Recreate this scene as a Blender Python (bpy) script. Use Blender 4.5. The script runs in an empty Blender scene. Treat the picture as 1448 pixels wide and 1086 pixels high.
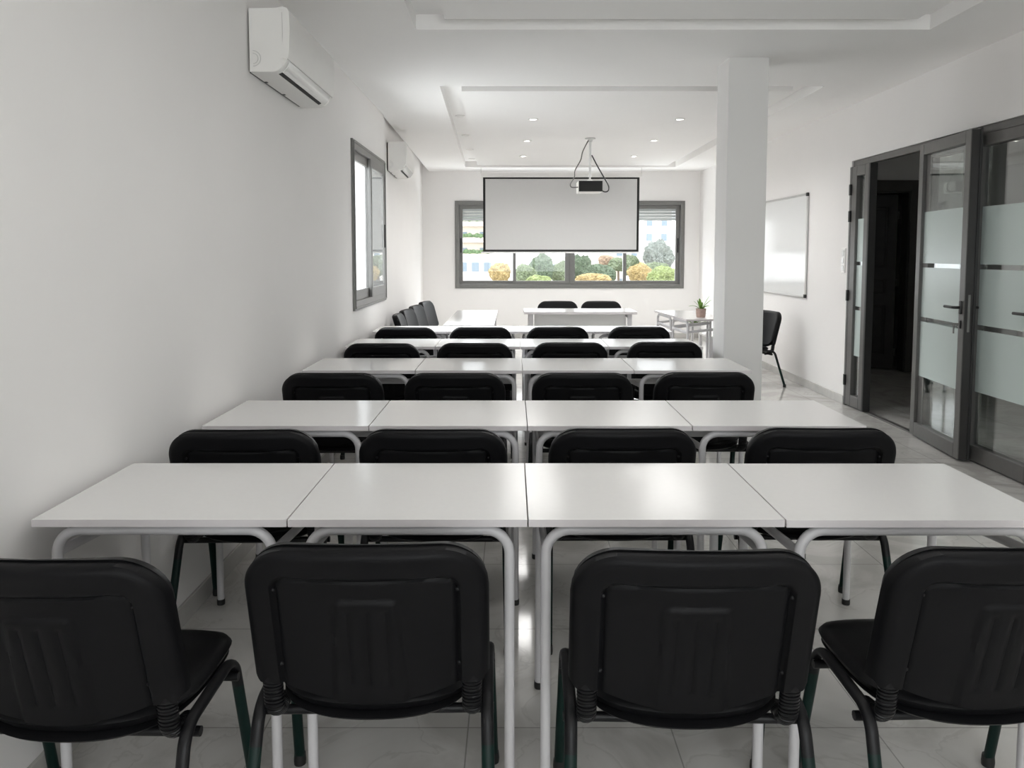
import bpy, bmesh, math, random
from mathutils import Vector, Matrix
random.seed(7)
SC = bpy.context.scene
COL = SC.collection
PI = math.pi

# ------------------------------------------------------------------ camera, sky, daylight, exposure
cam_data = bpy.data.cameras.new('camera')
cam = bpy.data.objects.new('camera', cam_data)
COL.objects.link(cam)
cam_data.sensor_fit = 'HORIZONTAL'
cam_data.sensor_width = 36.0
cam_data.lens = 36.0 * 1086.0 / 1448.0
cam_data.shift_y = -105.4 / 1448.0
cam_data.clip_start = 0.02
cam_data.clip_end = 600
cam.location = (0, 0, 1.40)
cam.rotation_euler = (PI / 2 - math.atan(0.0724), 0, 0)
SC.camera = cam

world = bpy.data.worlds.new('sky')
SC.world = world
world.use_nodes = True
wn = world.node_tree
wn.nodes.clear()
wo = wn.nodes.new('ShaderNodeOutputWorld')
wb = wn.nodes.new('ShaderNodeBackground')
wb.inputs[0].default_value = (0.965, 0.972, 1.0, 1)
wb.inputs[1].default_value = 2.0
wn.links.new(wb.outputs[0], wo.inputs[0])


def area(name, loc, aim, sx, sy, power, color=(1, 1, 1), portal=False):
    d = bpy.data.lights.new(name, 'AREA')
    d.shape = 'RECTANGLE'
    d.size, d.size_y = sx, sy
    d.energy = power
    d.color = color
    if portal:
        d.cycles.is_portal = True
    o = bpy.data.objects.new(name, d)
    COL.objects.link(o)
    o.location = loc
    o.rotation_euler = (Vector(aim) - Vector(loc)).to_track_quat('-Z', 'Y').to_euler()
    return o


# sky daylight at the windows, plus low lamps added to brighten the ceiling
area('ceiling_fill_back_window', (0.95, 15.6, -2.0), (0.95, 10.5, 2.75), 7.0, 3.4, 160, (1.0, 0.985, 0.96))
area('ceiling_fill_side_window', (-3.0, 6.8, -0.5), (1.0, 6.8, 2.75), 3.4, 2.0, 34, (1.0, 0.985, 0.96))
area('ceiling_fill_added_window', (0.8, -5.0, -0.6), (0.8, 3.0, 2.75), 4.5, 2.4, 225, (1.0, 0.985, 0.96))  # fill lamp through the added, unseen front window
area('daylight_back_window', (0.95, 15.2, 5.0), (0.95, 11.5, 0.9), 5.5, 3.0, 750, (0.97, 0.985, 1.0))
area('daylight_side_window', (-3.1, 6.8, 3.6), (-0.6, 6.8, 1.1), 2.6, 2.2, 330, (0.97, 0.985, 1.0))
area('daylight_added_window', (0.8, -5.2, 2.3), (0.8, 0, 1.5), 4.0, 2.4, 40, (1.0, 0.985, 0.96))  # lamp for the added window behind the photographer
area('portal_back', (0.95, 12.98, 1.55), (0.95, 0, 1.55), 3.8, 1.44, 1, portal=True)
area('portal_side', (-1.52, 6.775, 1.62), (3, 6.775, 1.62), 1.5, 1.34, 1, portal=True)
area('portal_front', (0.8, -2.72, 1.55), (0.8, 5, 1.55), 3.4, 1.7, 1, portal=True)

vs = SC.view_settings
vs.view_transform = 'Standard'
vs.look = 'None'
vs.gamma = 1.0
vs.use_curve_mapping = False
vs.exposure = 1.02
SC.cycles.max_bounces = 14
SC.cycles.diffuse_bounces = 8
SC.cycles.glossy_bounces = 5
SC.cycles.transparent_max_bounces = 16
SC.cycles.caustics_reflective = False
SC.cycles.caustics_refractive = False
SC.cycles.sample_clamp_indirect = 6.0


# ------------------------------------------------------------------ materials
def mat(name, color, rough=0.5, metal=0.0, spec=0.5, coat=0.0, noise=0.0, nscale=12.0, bump=0.0, bscale=200.0):
    m = bpy.data.materials.new(name)
    m.use_nodes = True
    nt = m.node_tree
    b = nt.nodes['Principled BSDF']
    b.inputs['Base Color'].default_value = (*color, 1)
    b.inputs['Roughness'].default_value = rough
    b.inputs['Metallic'].default_value = metal
    b.inputs['Specular IOR Level'].default_value = spec
    b.inputs['Coat Weight'].default_value = coat
    tc = nt.nodes.new('ShaderNodeTexCoord')
    if noise:
        n = nt.nodes.new('ShaderNodeTexNoise')
        n.inputs['Scale'].default_value = nscale
        n.inputs['Detail'].default_value = 4
        nt.links.new(tc.outputs['Object'], n.inputs['Vector'])
        r = nt.nodes.new('ShaderNodeMapRange')
        r.inputs['From Min'].default_value = 0.3
        r.inputs['From Max'].default_value = 0.7
        r.inputs['To Min'].default_value = 1 - noise
        r.inputs['To Max'].default_value = 1 + noise
        nt.links.new(n.outputs['Fac'], r.inputs['Value'])
        h = nt.nodes.new('ShaderNodeHueSaturation')
        h.inputs['Color'].default_value = (*color, 1)
        nt.links.new(r.outputs['Result'], h.inputs['Value'])
        nt.links.new(h.outputs['Color'], b.inputs['Base Color'])
    if bump:
        n2 = nt.nodes.new('ShaderNodeTexNoise')
        n2.inputs['Scale'].default_value = bscale
        nt.links.new(tc.outputs['Object'], n2.inputs['Vector'])
        bp = nt.nodes.new('ShaderNodeBump')
        bp.inputs['Strength'].default_value = bump
        bp.inputs['Distance'].default_value = 0.002
        nt.links.new(n2.outputs['Fac'], bp.inputs['Height'])
        nt.links.new(bp.outputs['Normal'], b.inputs['Normal'])
    return m


def emit_mat(name, color, strength):
    m = bpy.data.materials.new(name)
    m.use_nodes = True
    nt = m.node_tree
    nt.nodes.clear()
    o = nt.nodes.new('ShaderNodeOutputMaterial')
    e = nt.nodes.new('ShaderNodeEmission')
    e.inputs[0].default_value = (*color, 1)
    e.inputs[1].default_value = strength
    nt.links.new(e.outputs[0], o.inputs[0])
    return m


def glass_mat(name, tint=(0.96, 0.98, 0.98), rough=0.0, ior=1.45):
    m = bpy.data.materials.new(name)
    m.use_nodes = True
    nt = m.node_tree
    nt.nodes.clear()
    o = nt.nodes.new('ShaderNodeOutputMaterial')
    mix = nt.nodes.new('ShaderNodeMixShader')
    tr = nt.nodes.new('ShaderNodeBsdfTransparent')
    gl = nt.nodes.new('ShaderNodeBsdfGlossy')
    fr = nt.nodes.new('ShaderNodeFresnel')
    ge = nt.nodes.new('ShaderNodeNewGeometry')
    mr = nt.nodes.new('ShaderNodeMapRange')
    mr.inputs['To Min'].default_value = ior
    mr.inputs['To Max'].default_value = 1.0 / ior
    nt.links.new(ge.outputs['Backfacing'], mr.inputs['Value'])
    nt.links.new(mr.outputs['Result'], fr.inputs['IOR'])
    tr.inputs[0].default_value = (*tint, 1)
    gl.inputs['Roughness'].default_value = rough
    nt.links.new(fr.outputs[0], mix.inputs[0])
    nt.links.new(tr.outputs[0], mix.inputs[1])
    nt.links.new(gl.outputs[0], mix.inputs[2])
    nt.links.new(mix.outputs[0], o.inputs[0])
    return m


def film_mat(name, color, see=0.15):
    m = mat(name, color, rough=0.25)
    nt = m.node_tree
    b = nt.nodes['Principled BSDF']
    o = nt.nodes['Material Output']
    mix = nt.nodes.new('ShaderNodeMixShader')
    mix.inputs[0].default_value = see
    tr = nt.nodes.new('ShaderNodeBsdfTransparent')
    nt.links.new(b.outputs[0], mix.inputs[1])
    nt.links.new(tr.outputs[0], mix.inputs[2])
    nt.links.new(mix.outputs[0], o.inputs['Surface'])
    return m


def floor_mat():
    m = bpy.data.materials.new('marble_tile')
    m.use_nodes = True
    nt = m.node_tree
    b = nt.nodes['Principled BSDF']
    L = nt.links.new
    tc = nt.nodes.new('ShaderNodeTexCoord')
    mp = nt.nodes.new('ShaderNodeMapping')
    mp.inputs['Location'].default_value = (0.13, 0.22, 0)
    L(tc.outputs['Object'], mp.inputs['Vector'])
    br = nt.nodes.new('ShaderNodeTexBrick')
    br.offset = 0.0
    br.inputs['Scale'].default_value = 1.0
    br.inputs['Brick Width'].default_value = 0.6
    br.inputs['Row Height'].default_value = 0.6
    br.inputs['Mortar Size'].default_value = 0.0022
    br.inputs['Mortar Smooth'].default_value = 0.1
    br.inputs['Color1'].default_value = (0.92, 0.92, 0.92, 1)
    br.inputs['Color2'].default_value = (1.0, 1.0, 1.0, 1)
    br.inputs['Mortar'].default_value = (0.55, 0.55, 0.54, 1)
    L(mp.outputs[0], br.inputs['Vector'])
    wv = nt.nodes.new('ShaderNodeTexNoise')
    wv.inputs['Scale'].default_value = 2.3
    wv.inputs['Detail'].default_value = 7
    wv.inputs['Distortion'].default_value = 1.6
    L(mp.outputs[0], wv.inputs['Vector'])
    cr = nt.nodes.new('ShaderNodeValToRGB')
    cr.color_ramp.elements[0].position = 0.36
    cr.color_ramp.elements[0].color = (0.52, 0.505, 0.48, 1)
    cr.color_ramp.elements[1].position = 0.62
    cr.color_ramp.elements[1].color = (0.68, 0.665, 0.64, 1)
    e = cr.color_ramp.elements.new(0.49)
    e.color = (0.655, 0.64, 0.615, 1)
    e = cr.color_ramp.elements.new(0.505)
    e.color = (0.56, 0.545, 0.52, 1)
    e = cr.color_ramp.elements.new(0.52)
    e.color = (0.64, 0.625, 0.60, 1)
    L(wv.outputs['Fac'], cr.inputs[0])
    mx = nt.nodes.new('ShaderNodeMix')
    mx.data_type = 'RGBA'
    mx.blend_type = 'MULTIPLY'
    mx.inputs['Factor'].default_value = 1.0
    L(cr.outputs[0], mx.inputs['A'])
    L(br.outputs['Color'], mx.inputs['B'])
    L(mx.outputs['Result'], b.inputs['Base Color'])
    b.inputs['Roughness'].default_value = 0.09
    b.inputs['Specular IOR Level'].default_value = 0.5
    return m


M = {}
M['wall'] = mat('wall_paint', (0.862, 0.846, 0.836), 0.75, noise=0.012, nscale=1.5, bump=0.06, bscale=160)
M['ceiling'] = mat('ceiling_paint', (0.88, 0.869, 0.860), 0.8, noise=0.01, nscale=1.2)
M['pillar'] = mat('pillar_paint', (0.78, 0.772, 0.762), 0.5, noise=0.01, nscale=2)
M['floor'] = floor_mat()
M['skirting'] = mat('skirting_tile', (0.50, 0.49, 0.47), 0.2, noise=0.10, nscale=6)
M['alu'] = mat('grey_aluminium', (0.125, 0.122, 0.118), 0.38, metal=0.25, noise=0.05, nscale=30)
M['alu_window'] = mat('window_aluminium', (0.20, 0.197, 0.19), 0.38, metal=0.25, noise=0.05, nscale=30)
M['alu_dark'] = mat('dark_gasket', (0.02, 0.02, 0.02), 0.5, noise=0.1)
M['edge_seal'] = mat('dark_anodised_edge', (0.035, 0.034, 0.033), 0.4, metal=0.2, noise=0.05)
M['glass'] = glass_mat('clear_glass')
M['door_glass'] = glass_mat('door_glass', (0.93, 0.96, 0.95), 0.0, 2.0)
M['film'] = film_mat('frosted_film', (0.60, 0.69, 0.67), 0.12)
M['top'] = mat('white_laminate', (0.755, 0.75, 0.742), 0.17, noise=0.008, nscale=60)
M['edge'] = mat('edge_band', (0.70, 0.668, 0.678), 0.35, noise=0.02)
M['tube'] = mat('grey_lacquered_tube', (0.62, 0.61, 0.625), 0.32, noise=0.02)
M['cap'] = mat('black_foot_cap', (0.015, 0.015, 0.015), 0.5, noise=0.1)
M['vinyl'] = mat('black_vinyl', (0.0055, 0.0055, 0.0062), 0.42, spec=0.17, noise=0.1, nscale=40, bump=0.1, bscale=700)
M['shell'] = mat('black_plastic_shell', (0.0048, 0.0048, 0.0056), 0.47, spec=0.14, noise=0.06, nscale=30, bump=0.12, bscale=900)
M['bellow'] = mat('black_bellow', (0.005, 0.005, 0.006), 0.35, spec=0.25, noise=0.05)
M['leg_black'] = mat('black_steel', (0.006, 0.006, 0.007), 0.4, spec=0.25, noise=0.05)
M['leg_green'] = mat('dark_green_steel', (0.002, 0.015, 0.012), 0.42, spec=0.25, noise=0.05)
M['white_plastic'] = mat('white_plastic', (0.80, 0.79, 0.77), 0.28, noise=0.01)
M['black_plastic'] = mat('black_plastic', (0.008, 0.008, 0.008), 0.35, noise=0.05)
M['flap'] = mat('glossy_flap', (0.72, 0.72, 0.71), 0.12, noise=0.01)
M['screen'] = mat('screen_fabric', (0.62, 0.62, 0.62), 0.9, noise=0.006, nscale=20)
M['screen_black'] = mat('screen_border', (0.006, 0.006, 0.006), 0.7, noise=0.05)
M['board'] = mat('whiteboard_enamel', (0.78, 0.79, 0.79), 0.12, spec=0.18, noise=0.004)
M['silver'] = mat('silver_aluminium', (0.62, 0.62, 0.61), 0.3, metal=0.7, noise=0.03)
M['chrome'] = mat('brushed_steel', (0.22, 0.218, 0.21), 0.45, metal=0.6, noise=0.05)
M['dark_wood'] = mat('dark_wood', (0.032, 0.028, 0.025), 0.45, noise=0.2, nscale=10)
M['wood_trim'] = mat('dark_wood_trim', (0.08, 0.075, 0.07), 0.45, noise=0.1, nscale=10)
M['lamp'] = emit_mat('lit_lamp', (1.0, 0.97, 0.92), 6.0)
M['leaf'] = mat('leaf_green', (0.16, 0.30, 0.05), 0.45, noise=0.25, nscale=40)
M['leaf_dark'] = mat('leaf_dark_green', (0.10, 0.20, 0.04), 0.45, noise=0.25, nscale=40)
M['pot'] = mat('pink_clay_pot', (0.42, 0.30, 0.26), 0.8, noise=0.12, nscale=40, bump=0.3, bscale=60)
M['soil'] = mat('potting_soil', (0.03, 0.022, 0.015), 0.9, noise=0.3, nscale=80)
M['mesh_white'] = mat('white_enamel', (0.78, 0.78, 0.78), 0.4, noise=0.01)
M['shutter'] = mat('shutter_slat', (0.62, 0.62, 0.61), 0.5, noise=0.02)
_nt = M['shutter'].node_tree
_mx = _nt.nodes.new('ShaderNodeMixShader')
_tl = _nt.nodes.new('ShaderNodeBsdfTranslucent')
_tl.inputs[0].default_value = (0.8, 0.8, 0.8, 1)
_mx.inputs[0].default_value = 0.16
_nt.links.new(_nt.nodes['Principled BSDF'].outputs[0], _mx.inputs[1])
_nt.links.new(_tl.outputs[0], _mx.inputs[2])
_nt.links.new(_mx.outputs[0], _nt.nodes['Material Output'].inputs['Surface'])


def tree_mat(name, c):
    return mat(name, c, 0.9, noise=0.35, nscale=2.5)


# ------------------------------------------------------------------ mesh helpers
def new_bm():
    return bmesh.new()


def obj(name, bm, material, parent=None, smooth=False, mats=None):
    me = bpy.data.meshes.new(name)
    bmesh.ops.recalc_face_normals(bm, faces=bm.faces)
    if smooth:
        for f in bm.faces:
            f.smooth = True
    bm.to_mesh(me)
    bm.free()
    for mm in (mats or [material]):
        me.materials.append(mm)
    if smooth:
        try:
            me.set_sharp_from_angle(angle=math.radians(42))
        except Exception:
            pass
    o = bpy.data.objects.new(name, me)
    COL.objects.link(o)
    if parent:
        o.parent = parent
    return o


def thing(name, label, cat, loc=(0, 0, 0), rz=0.0, group=None):
    o = bpy.data.objects.new(name, None)
    o.empty_display_size = 0.1
    COL.objects.link(o)
    o.location = loc
    o.rotation_euler = (0, 0, rz)
    tag(o, label, cat, group)
    return o


def tag(o, label, cat, group=None):
    o['label'] = label
    o['category'] = cat
    if group:
        o['group'] = group
    return o


def struct(o, label=None):
    o['kind'] = 'structure'
    if label:
        o['label'] = label
    return o


def struct_empty(name, loc=(0, 0, 0), rz=0.0, label=None):
    o = bpy.data.objects.new(name, None)
    COL.objects.link(o)
    o.location = loc
    o.rotation_euler = (0, 0, rz)
    return struct(o, label)


def dup(root, loc, rz, label=None, group=None):
    r = root.copy()
    COL.objects.link(r)
    r.location = loc
    r.rotation_euler = (0, 0, rz)
    if label:
        r['label'] = label
    if group:
        r['group'] = group
    for ch in list(root.children):
        c = ch.copy()
        COL.objects.link(c)
        c.parent = r
        for g in ch.children:
            d = g.copy()
            COL.objects.link(d)
            d.parent = c
    return r


def box(bm, x0, x1, y0, y1, z0, z1, bevel=0.0, seg=2, mi=0):
    r = bmesh.ops.create_cube(bm, size=1.0)
    vsx = r['verts']
    bmesh.ops.scale(bm, vec=(x1 - x0, y1 - y0, z1 - z0), verts=vsx)
    bmesh.ops.translate(bm, vec=((x0 + x1) / 2, (y0 + y1) / 2, (z0 + z1) / 2), verts=vsx)
    fs = set(f for v in vsx for f in v.link_faces)
    for f in fs:
        f.material_index = mi
    if bevel > 0:
        es = list(set(e for v in vsx for e in v.link_edges))
        bmesh.ops.bevel(bm, geom=es, offset=bevel, segments=seg, affect='EDGES', profile=0.5)
    return bm


def prism(bm, poly, z0, z1):
    """Extrude a plan polygon (x, y) between two heights."""
    a = [bm.verts.new((x, y, z0)) for x, y in poly]
    b = [bm.verts.new((x, y, z1)) for x, y in poly]
    bm.faces.new(a[::-1])
    bm.faces.new(b)
    n = len(poly)
    for i in range(n):
        bm.faces.new((a[i], a[(i + 1) % n], b[(i + 1) % n], b[i]))
    return bm


def fillet(pts, r, n=8):
    pts = [Vector(p) for p in pts]
    out = [pts[0]]
    for i in range(1, len(pts) - 1):
        p, a, b = pts[i], pts[i - 1], pts[i + 1]
        d1 = (a - p).normalized()
        d2 = (b - p).normalized()
        ang = d1.angle(d2)
        rr = r[i - 1] if isinstance(r, (list, tuple)) else r
        t = min(rr / math.tan(ang / 2), 0.49 * (a - p).length if i > 1 else 0.98 * (a - p).length,
                0.49 * (b - p).length if i < len(pts) - 2 else 0.98 * (b - p).length)
        rr = t * math.tan(ang / 2)
        c = p + (d1 + d2).normalized() * (rr / math.sin(ang / 2))
        s, e = p + d1 * t, p + d2 * t
        v1, v2 = (s - c), (e - c)
        tot = v1.angle(v2)
        ax = v1.cross(v2).normalized()
        for k in range(n + 1):
            out.append(c + Matrix.Rotation(tot * k / n, 3, ax) @ v1)
    out.append(pts[-1])
    return out


def tube(bm, path, r, seg=12, r2=None, ref=None, radii=None, mi=0, miz=None):
    """Sweep an ellipse (r along ref, r2 across) along a path."""
    path = [Vector(p) for p in path]
    q = [path[0]]
    for p in path[1:]:
        if (p - q[-1]).length > 1e-5:
            q.append(p)
    path = q
    r2 = r2 or r
    rings = []
    N = len(path)
    t0 = (path[1] - path[0]).normalized()
    if ref is None:
        ref = Vector((0, 0, 1)) if abs(t0.z) < 0.9 else Vector((1, 0, 0))
    ref = Vector(ref)
    n = (ref - t0 * ref.dot(t0)).normalized()
    for i, p in enumerate(path):
        t = (path[min(i + 1, N - 1)] - path[max(i - 1, 0)]).normalized()
        n = (n - t * n.dot(t)).normalized()
        b = t.cross(n)
        k = radii[i] if radii else 1.0
        rings.append([bm.verts.new(p + n * (r * k * math.cos(2 * PI * j / seg)) + b * (r2 * k * math.sin(2 * PI * j / seg))) for j in range(seg)])
    for i in range(N - 1):
        for j in range(seg):
            f = bm.faces.new((rings[i][j], rings[i][(j + 1) % seg], rings[i + 1][(j + 1) % seg], rings[i + 1][j]))
            f.material_index = mi
            if miz is not None and (path[i].z + path[i + 1].z) / 2 < miz:
                f.material_index = 1
    f1 = bm.faces.new(rings[0][::-1])
    f2 = bm.faces.new(rings[-1])
    if miz is not None:
        for f, p in ((f1, path[0]), (f2, path[-1])):
            if p.z < miz:
                f.material_index = 1
    return bm


def lathe(bm, prof, c=(0, 0, 0), seg=24):
    rings = []
    for r, z in prof:
        if r < 1e-6:
            rings.append([bm.verts.new((c[0], c[1], c[2] + z))])
        else:
            rings.append([bm.verts.new((c[0] + r * math.cos(2 * PI * j / seg), c[1] + r * math.sin(2 * PI * j / seg), c[2] + z)) for j in range(seg)])
    for a, b in zip(rings[:-1], rings[1:]):
        for j in range(seg):
            k = (j + 1) % seg
            if len(a) == 1 and len(b) == 1:
                continue
            if len(a) == 1:
                bm.faces.new((a[0], b[j], b[k]))
            elif len(b) == 1:
                bm.faces.new((a[j], a[k], b[0]))
            else:
                bm.faces.new((a[j], a[k], b[k], b[j]))
    return bm


def xform(bm, mtx):
    bmesh.ops.transform(bm, matrix=mtx, verts=bm.verts)
    return bm


def sstep(a, b, x):
    t = max(0.0, min(1.0, (x - a) / (b - a)))
    return t * t * (3 - 2 * t)


# ------------------------------------------------------------------ the room shell
ZC = 2.75          # ceiling
XL, XR = -1.25, 3.10
YB, YF = 12.75, -2.6
YS = 7.60          # where the side wall starts to step away
LW = (XL - 0.12)

bm = new_bm()
box(bm, -1.62, 3.14, YF - 0.3, YB + 0.3, -0.2, 0.0)
struct(obj('floor', bm, M['floor']))
bm = new_bm()
box(bm, 3.14, 6.2, 0.4, 11.5, -0.2, -0.002)
struct(obj('floor_hallway', bm, M['floor']))

# side wall with the sliding window, then its far stretch running away at a slight angle
WY0, WY1, WZ0, WZ1 = 6.02, 7.53, 0.95, 2.295
bm = new_bm()
box(bm, LW, XL, YF - 0.3, WY0, 0, 2.95)
box(bm, LW, XL, WY1, YS, 0, 2.95)
box(bm, LW, XL, WY0, WY1, 0, WZ0)
box(bm, LW, XL, WY0, WY1, WZ1, 2.95)
prism(bm, [(XL - 0.035, YS - 0.05), (-1.475, YB + 0.05), (-1.60, YB + 0.05), (LW, YS - 0.05)], 0, 2.95)
struct(obj('wall_left', bm, M['wall']))

# back wall with the wide window
BX0, BX1, BZ0, BZ1 = -0.942, 2.850, 0.830, 2.271
bm = new_bm()
box(bm, -1.60, BX0, YB, YB + 0.25, 0, 2.95)
box(bm, BX1, 3.4, YB, YB + 0.3, 0, 2.95)
box(bm, BX0, BX1, YB, YB + 0.3, 0, BZ0)
box(bm, BX0, BX1, YB, YB + 0.3, BZ1, 2.95)
struct(obj('wall_back', bm, M['wall']))

# wall with the glazed doors
DY0, DY1, DZ = 1.30, 7.08, 2.242
bm = new_bm()
box(bm, XR, XR + 0.2, DY1, YB + 0.3, 0, 2.95)
box(bm, XR, XR + 0.2, DY0, DY1, DZ, 2.95)
box(bm, XR, XR + 0.2, YF - 0.3, DY0, 0, 2.95)
struct(obj('wall_right', bm, M['wall']))

# wall behind the photographer with an opening for the added window
FX0, FX1, FZ0, FZ1 = -0.9, 2.5, 0.7, 2.4
bm = new_bm()
box(bm, LW, FX0, YF - 0.25, YF, 0, 2.95)
box(bm, FX1, XR + 0.2, YF - 0.25, YF, 0, 2.95)
box(bm, FX0, FX1, YF - 0.25, YF, 0, FZ0)
box(bm, FX0, FX1, YF - 0.25, YF, FZ1, 2.95)
struct(obj('wall_front', bm, M['wall']))

# ceiling: a flat slab with two sunk trays, each with a floating panel
bm = new_bm()
T1 = [(-0.548, 0.3), (2.515, 0.3), (2.522, 4.745), (-0.579, 4.745)]
T2 = [(-0.583, 6.317), (2.525, 6.317), (2.553, 12.131), (-0.729, 12.131)]
ZT = 2.95
ce = lambda y: -1.262 - (y - YS) / (YB - YS) * 0.103        # free edge of the slab along the angled wall
prism(bm, [(LW, YF - 0.3), (XR + 0.2, YF - 0.3), (XR + 0.2, 0.3), (LW, 0.3)], ZC, ZT)
prism(bm, [(LW, 0.3), (T1[0][0], 0.3), (T1[3][0], 4.745), (LW, 4.745)], ZC, ZT)
prism(bm, [(T1[1][0], 0.3), (XR + 0.2, 0.3), (XR + 0.2, 4.745), (T1[2][0], 4.745)], ZC, ZT)
prism(bm, [(LW, 4.745), (XR + 0.2, 4.745), (XR + 0.2, 6.317), (LW, 6.317)], ZC, ZT)
prism(bm, [(LW, 6.317), (T2[0][0], 6.317), (-0.616, YS), (LW, YS)], ZC, ZT)
prism(bm, [(ce(YS), YS), (-0.616, YS), (T2[3][0], 12.131), (ce(12.131), 12.131)], ZC, ZT)
prism(bm, [(T2[1][0], 6.317), (XR + 0.2, 6.317), (XR + 0.2, 12.131), (T2[2][0], 12.131)], ZC, ZT)
prism(bm, [(ce(12.131), 12.131), (XR + 0.2, 12.131), (XR + 0.2, YB + 0.3), (ce(YB), YB + 0.3)], ZC, ZT)
box(bm, -0.85, 2.75, 0.1, 4.95, 2.84, ZT)
box(bm, -0.95, 2.75, 6.1, 12.4, 2.84, ZT)
box(bm, -1.62, 3.4, YF - 0.3, YB + 0.3, 2.93, 3.05)
prism(bm, [(-0.378, 0.48), (2.345, 0.48), (2.350, 4.565), (-0.392, 4.565)], 2.758, 2.86)
prism(bm, [(-0.423, 6.54), (2.350, 6.54), (2.390, 11.95), (-0.534, 11.95)], 2.758, 2.86)
struct(obj('ceiling', bm, M['ceiling']))

bm = new_bm()
box(bm, 1.498, 1.774, 5.405, 5.70, 0, ZC + 0.02, 0.004)
struct(obj('pillar', bm, M['pillar']), 'square white pillar rising to the ceiling behind the tables')

# skirting tiles
bm = new_bm()
box(bm, XL, XL + 0.012, YF, YS, 0, 0.08, 0.002)
struct(obj('baseboard_left', bm, M['skirting']))
bm = new_bm()
box(bm, XR - 0.012, XR, DY1 + 0.02, YB, 0, 0.08, 0.002)
struct(obj('baseboard_right', bm, M['skirting']))
bm = new_bm()
box(bm, -1.45, XR - 0.012, YB - 0.012, YB, 0, 0.08, 0.002)
struct(obj('baseboard_back', bm, M['skirting']))
bm = new_bm()
prism(bm, [(-1.284, YS), (-1.472, YB - 0.012), (-1.460, YB - 0.012), (-1.272, YS)], 0, 0.08)
struct(obj('baseboard_corner', bm, M['skirting']))

# ------------------------------------------------------------------ windows (built in x-z, y = into the wall)
def ring(bm, x0, x1, z0, z1, t, y0, y1, bevel=0.003):
    tl, tr, tb, tt = t if isinstance(t, tuple) else (t, t, t, t)
    box(bm, x0, x0 + tl, y0, y1, z0, z1, bevel, 1)
    box(bm, x1 - tr, x1, y0, y1, z0, z1, bevel, 1)
    box(bm, x0 + tl, x1 - tr, y0, y1, z0, z0 + tb, bevel, 1)
    box(bm, x0 + tl, x1 - tr, y0, y1, z1 - tt, z1, bevel, 1)
    return bm


# window_1: wide four-leaf sliding window
w1 = struct_empty('window_1', (0, YB, 0), 0, 'wide grey four leaf sliding window behind the projection screen')
bm = new_bm()
ring(bm, BX0, BX1, BZ0, BZ1, 0.07, -0.02, 0.11)
ring(bm, BX0 + 0.012, BX1 - 0.012, BZ0 + 0.012, BZ1 - 0.012, 0.012, -0.028, 0.0)
obj('frame', bm, M['alu_window'], w1)
for (x0, x1, y0, tl, tr) in ((-0.872, 0.067, 0.045, 0.055, 0.055), (0.012, 0.960, 0.0, 0.055, 0.082),
                             (0.960, 1.895, 0.0, 0.082, 0.055), (1.841, 2.78, 0.045, 0.055, 0.065)):
    bm = new_bm()
    ring(bm, x0, x1, 0.90, 2.201, (tl, tr, 0.055, 0.06), y0, y0 + 0.04)
    s = obj('sash', bm, M['alu_window'], w1)
    bm = new_bm()
    box(bm, x0 + tl - 0.005, x1 - tr + 0.005, y0 + 0.017, y0 + 0.023, 0.95, 2.146)
    obj('pane', bm, M['glass'], s)
for x in (-0.872 + 0.025, 2.78 - 0.03):
    bm = new_bm()
    box(bm, x - 0.012, x + 0.012, 0.03, 0.046, 1.42, 1.66, 0.004)
    obj('latch', bm, M['black_plastic'], w1)
bm = new_bm()
for k in range(7):
    z = 1.955 + k * 0.05
    box(bm, BX0 + 0.02, BX1 - 0.02, 0.165, 0.18, z, z + 0.047, 0.004, 1)
sh = obj('roller_shutter', bm, M['shutter'], w1)

# window_2: two-leaf sliding window in the side wall
w2 = struct_empty('window_2', (XL, 0, 0), PI / 2, 'tall grey two leaf sliding window in the side wall')
# local x -> world y, local y -> world -x (into the wall)
bm = new_bm()
ring(bm, WY0, WY1, WZ0, WZ1, 0.075, -0.018, 0.12)
ring(bm, WY0 + 0.014, WY1 - 0.014, WZ0 + 0.014, WZ1 - 0.014, 0.012, -0.026, 0.0)
obj('frame', bm, M['alu_window'], w2)
for (x0, x1, y0) in ((WY0 + 0.07, WY0 + 0.80, 0.006), (WY0 + 0.72, WY1 - 0.07, -0.024)):
    bm = new_bm()
    ring(bm, x0, x1, WZ0 + 0.07, WZ1 - 0.07, (0.05, 0.07, 0.085, 0.075), y0, y0 + 0.028)
    s = obj('sash', bm, M['alu_window'], w2)
    bm = new_bm()
    box(bm, x0 + 0.045, x1 - 0.065, y0 + 0.008, y0 + 0.013, WZ0 + 0.15, WZ1 - 0.14)
    obj('pane', bm, M['glass'], s)
bm = new_bm()
box(bm, WY1 - 0.115, WY1 - 0.095, -0.034, -0.02, 1.46, 1.68, 0.004)
obj('latch', bm, M['black_plastic'], w2)

# added_window_3 behind the photographer: unseen, put in as a light source
w3 = struct_empty('added_window_3', (0, YF, 0), PI)
bm = new_bm()
ring(bm, -FX1, -FX0, FZ0, FZ1, 0.06, -0.02, 0.1)
box(bm, -0.84, -0.76, -0.01, 0.08, FZ0 + 0.06, FZ1 - 0.06, 0.003, 1)
obj('frame', bm, M['alu_window'], w3)
bm = new_bm()
box(bm, -FX1 + 0.05, -FX0 - 0.05, 0.03, 0.036, FZ0 + 0.05, FZ1 - 0.05)
obj('pane', bm, M['glass'], w3)

# ------------------------------------------------------------------ glazed doors
# built in a local frame: x along the leaf, y = thickness, z up
def film_bands(parent, x0, x1, y):
    for z0, z1 in ((0.477, 0.893), (0.927, 1.298), (1.330, 1.712)):
        bm = new_bm()
        box(bm, x0, x1, y - 0.0008, y + 0.0008, z0, z1)
        obj('frosted_band', bm, M['film'], parent)


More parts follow.
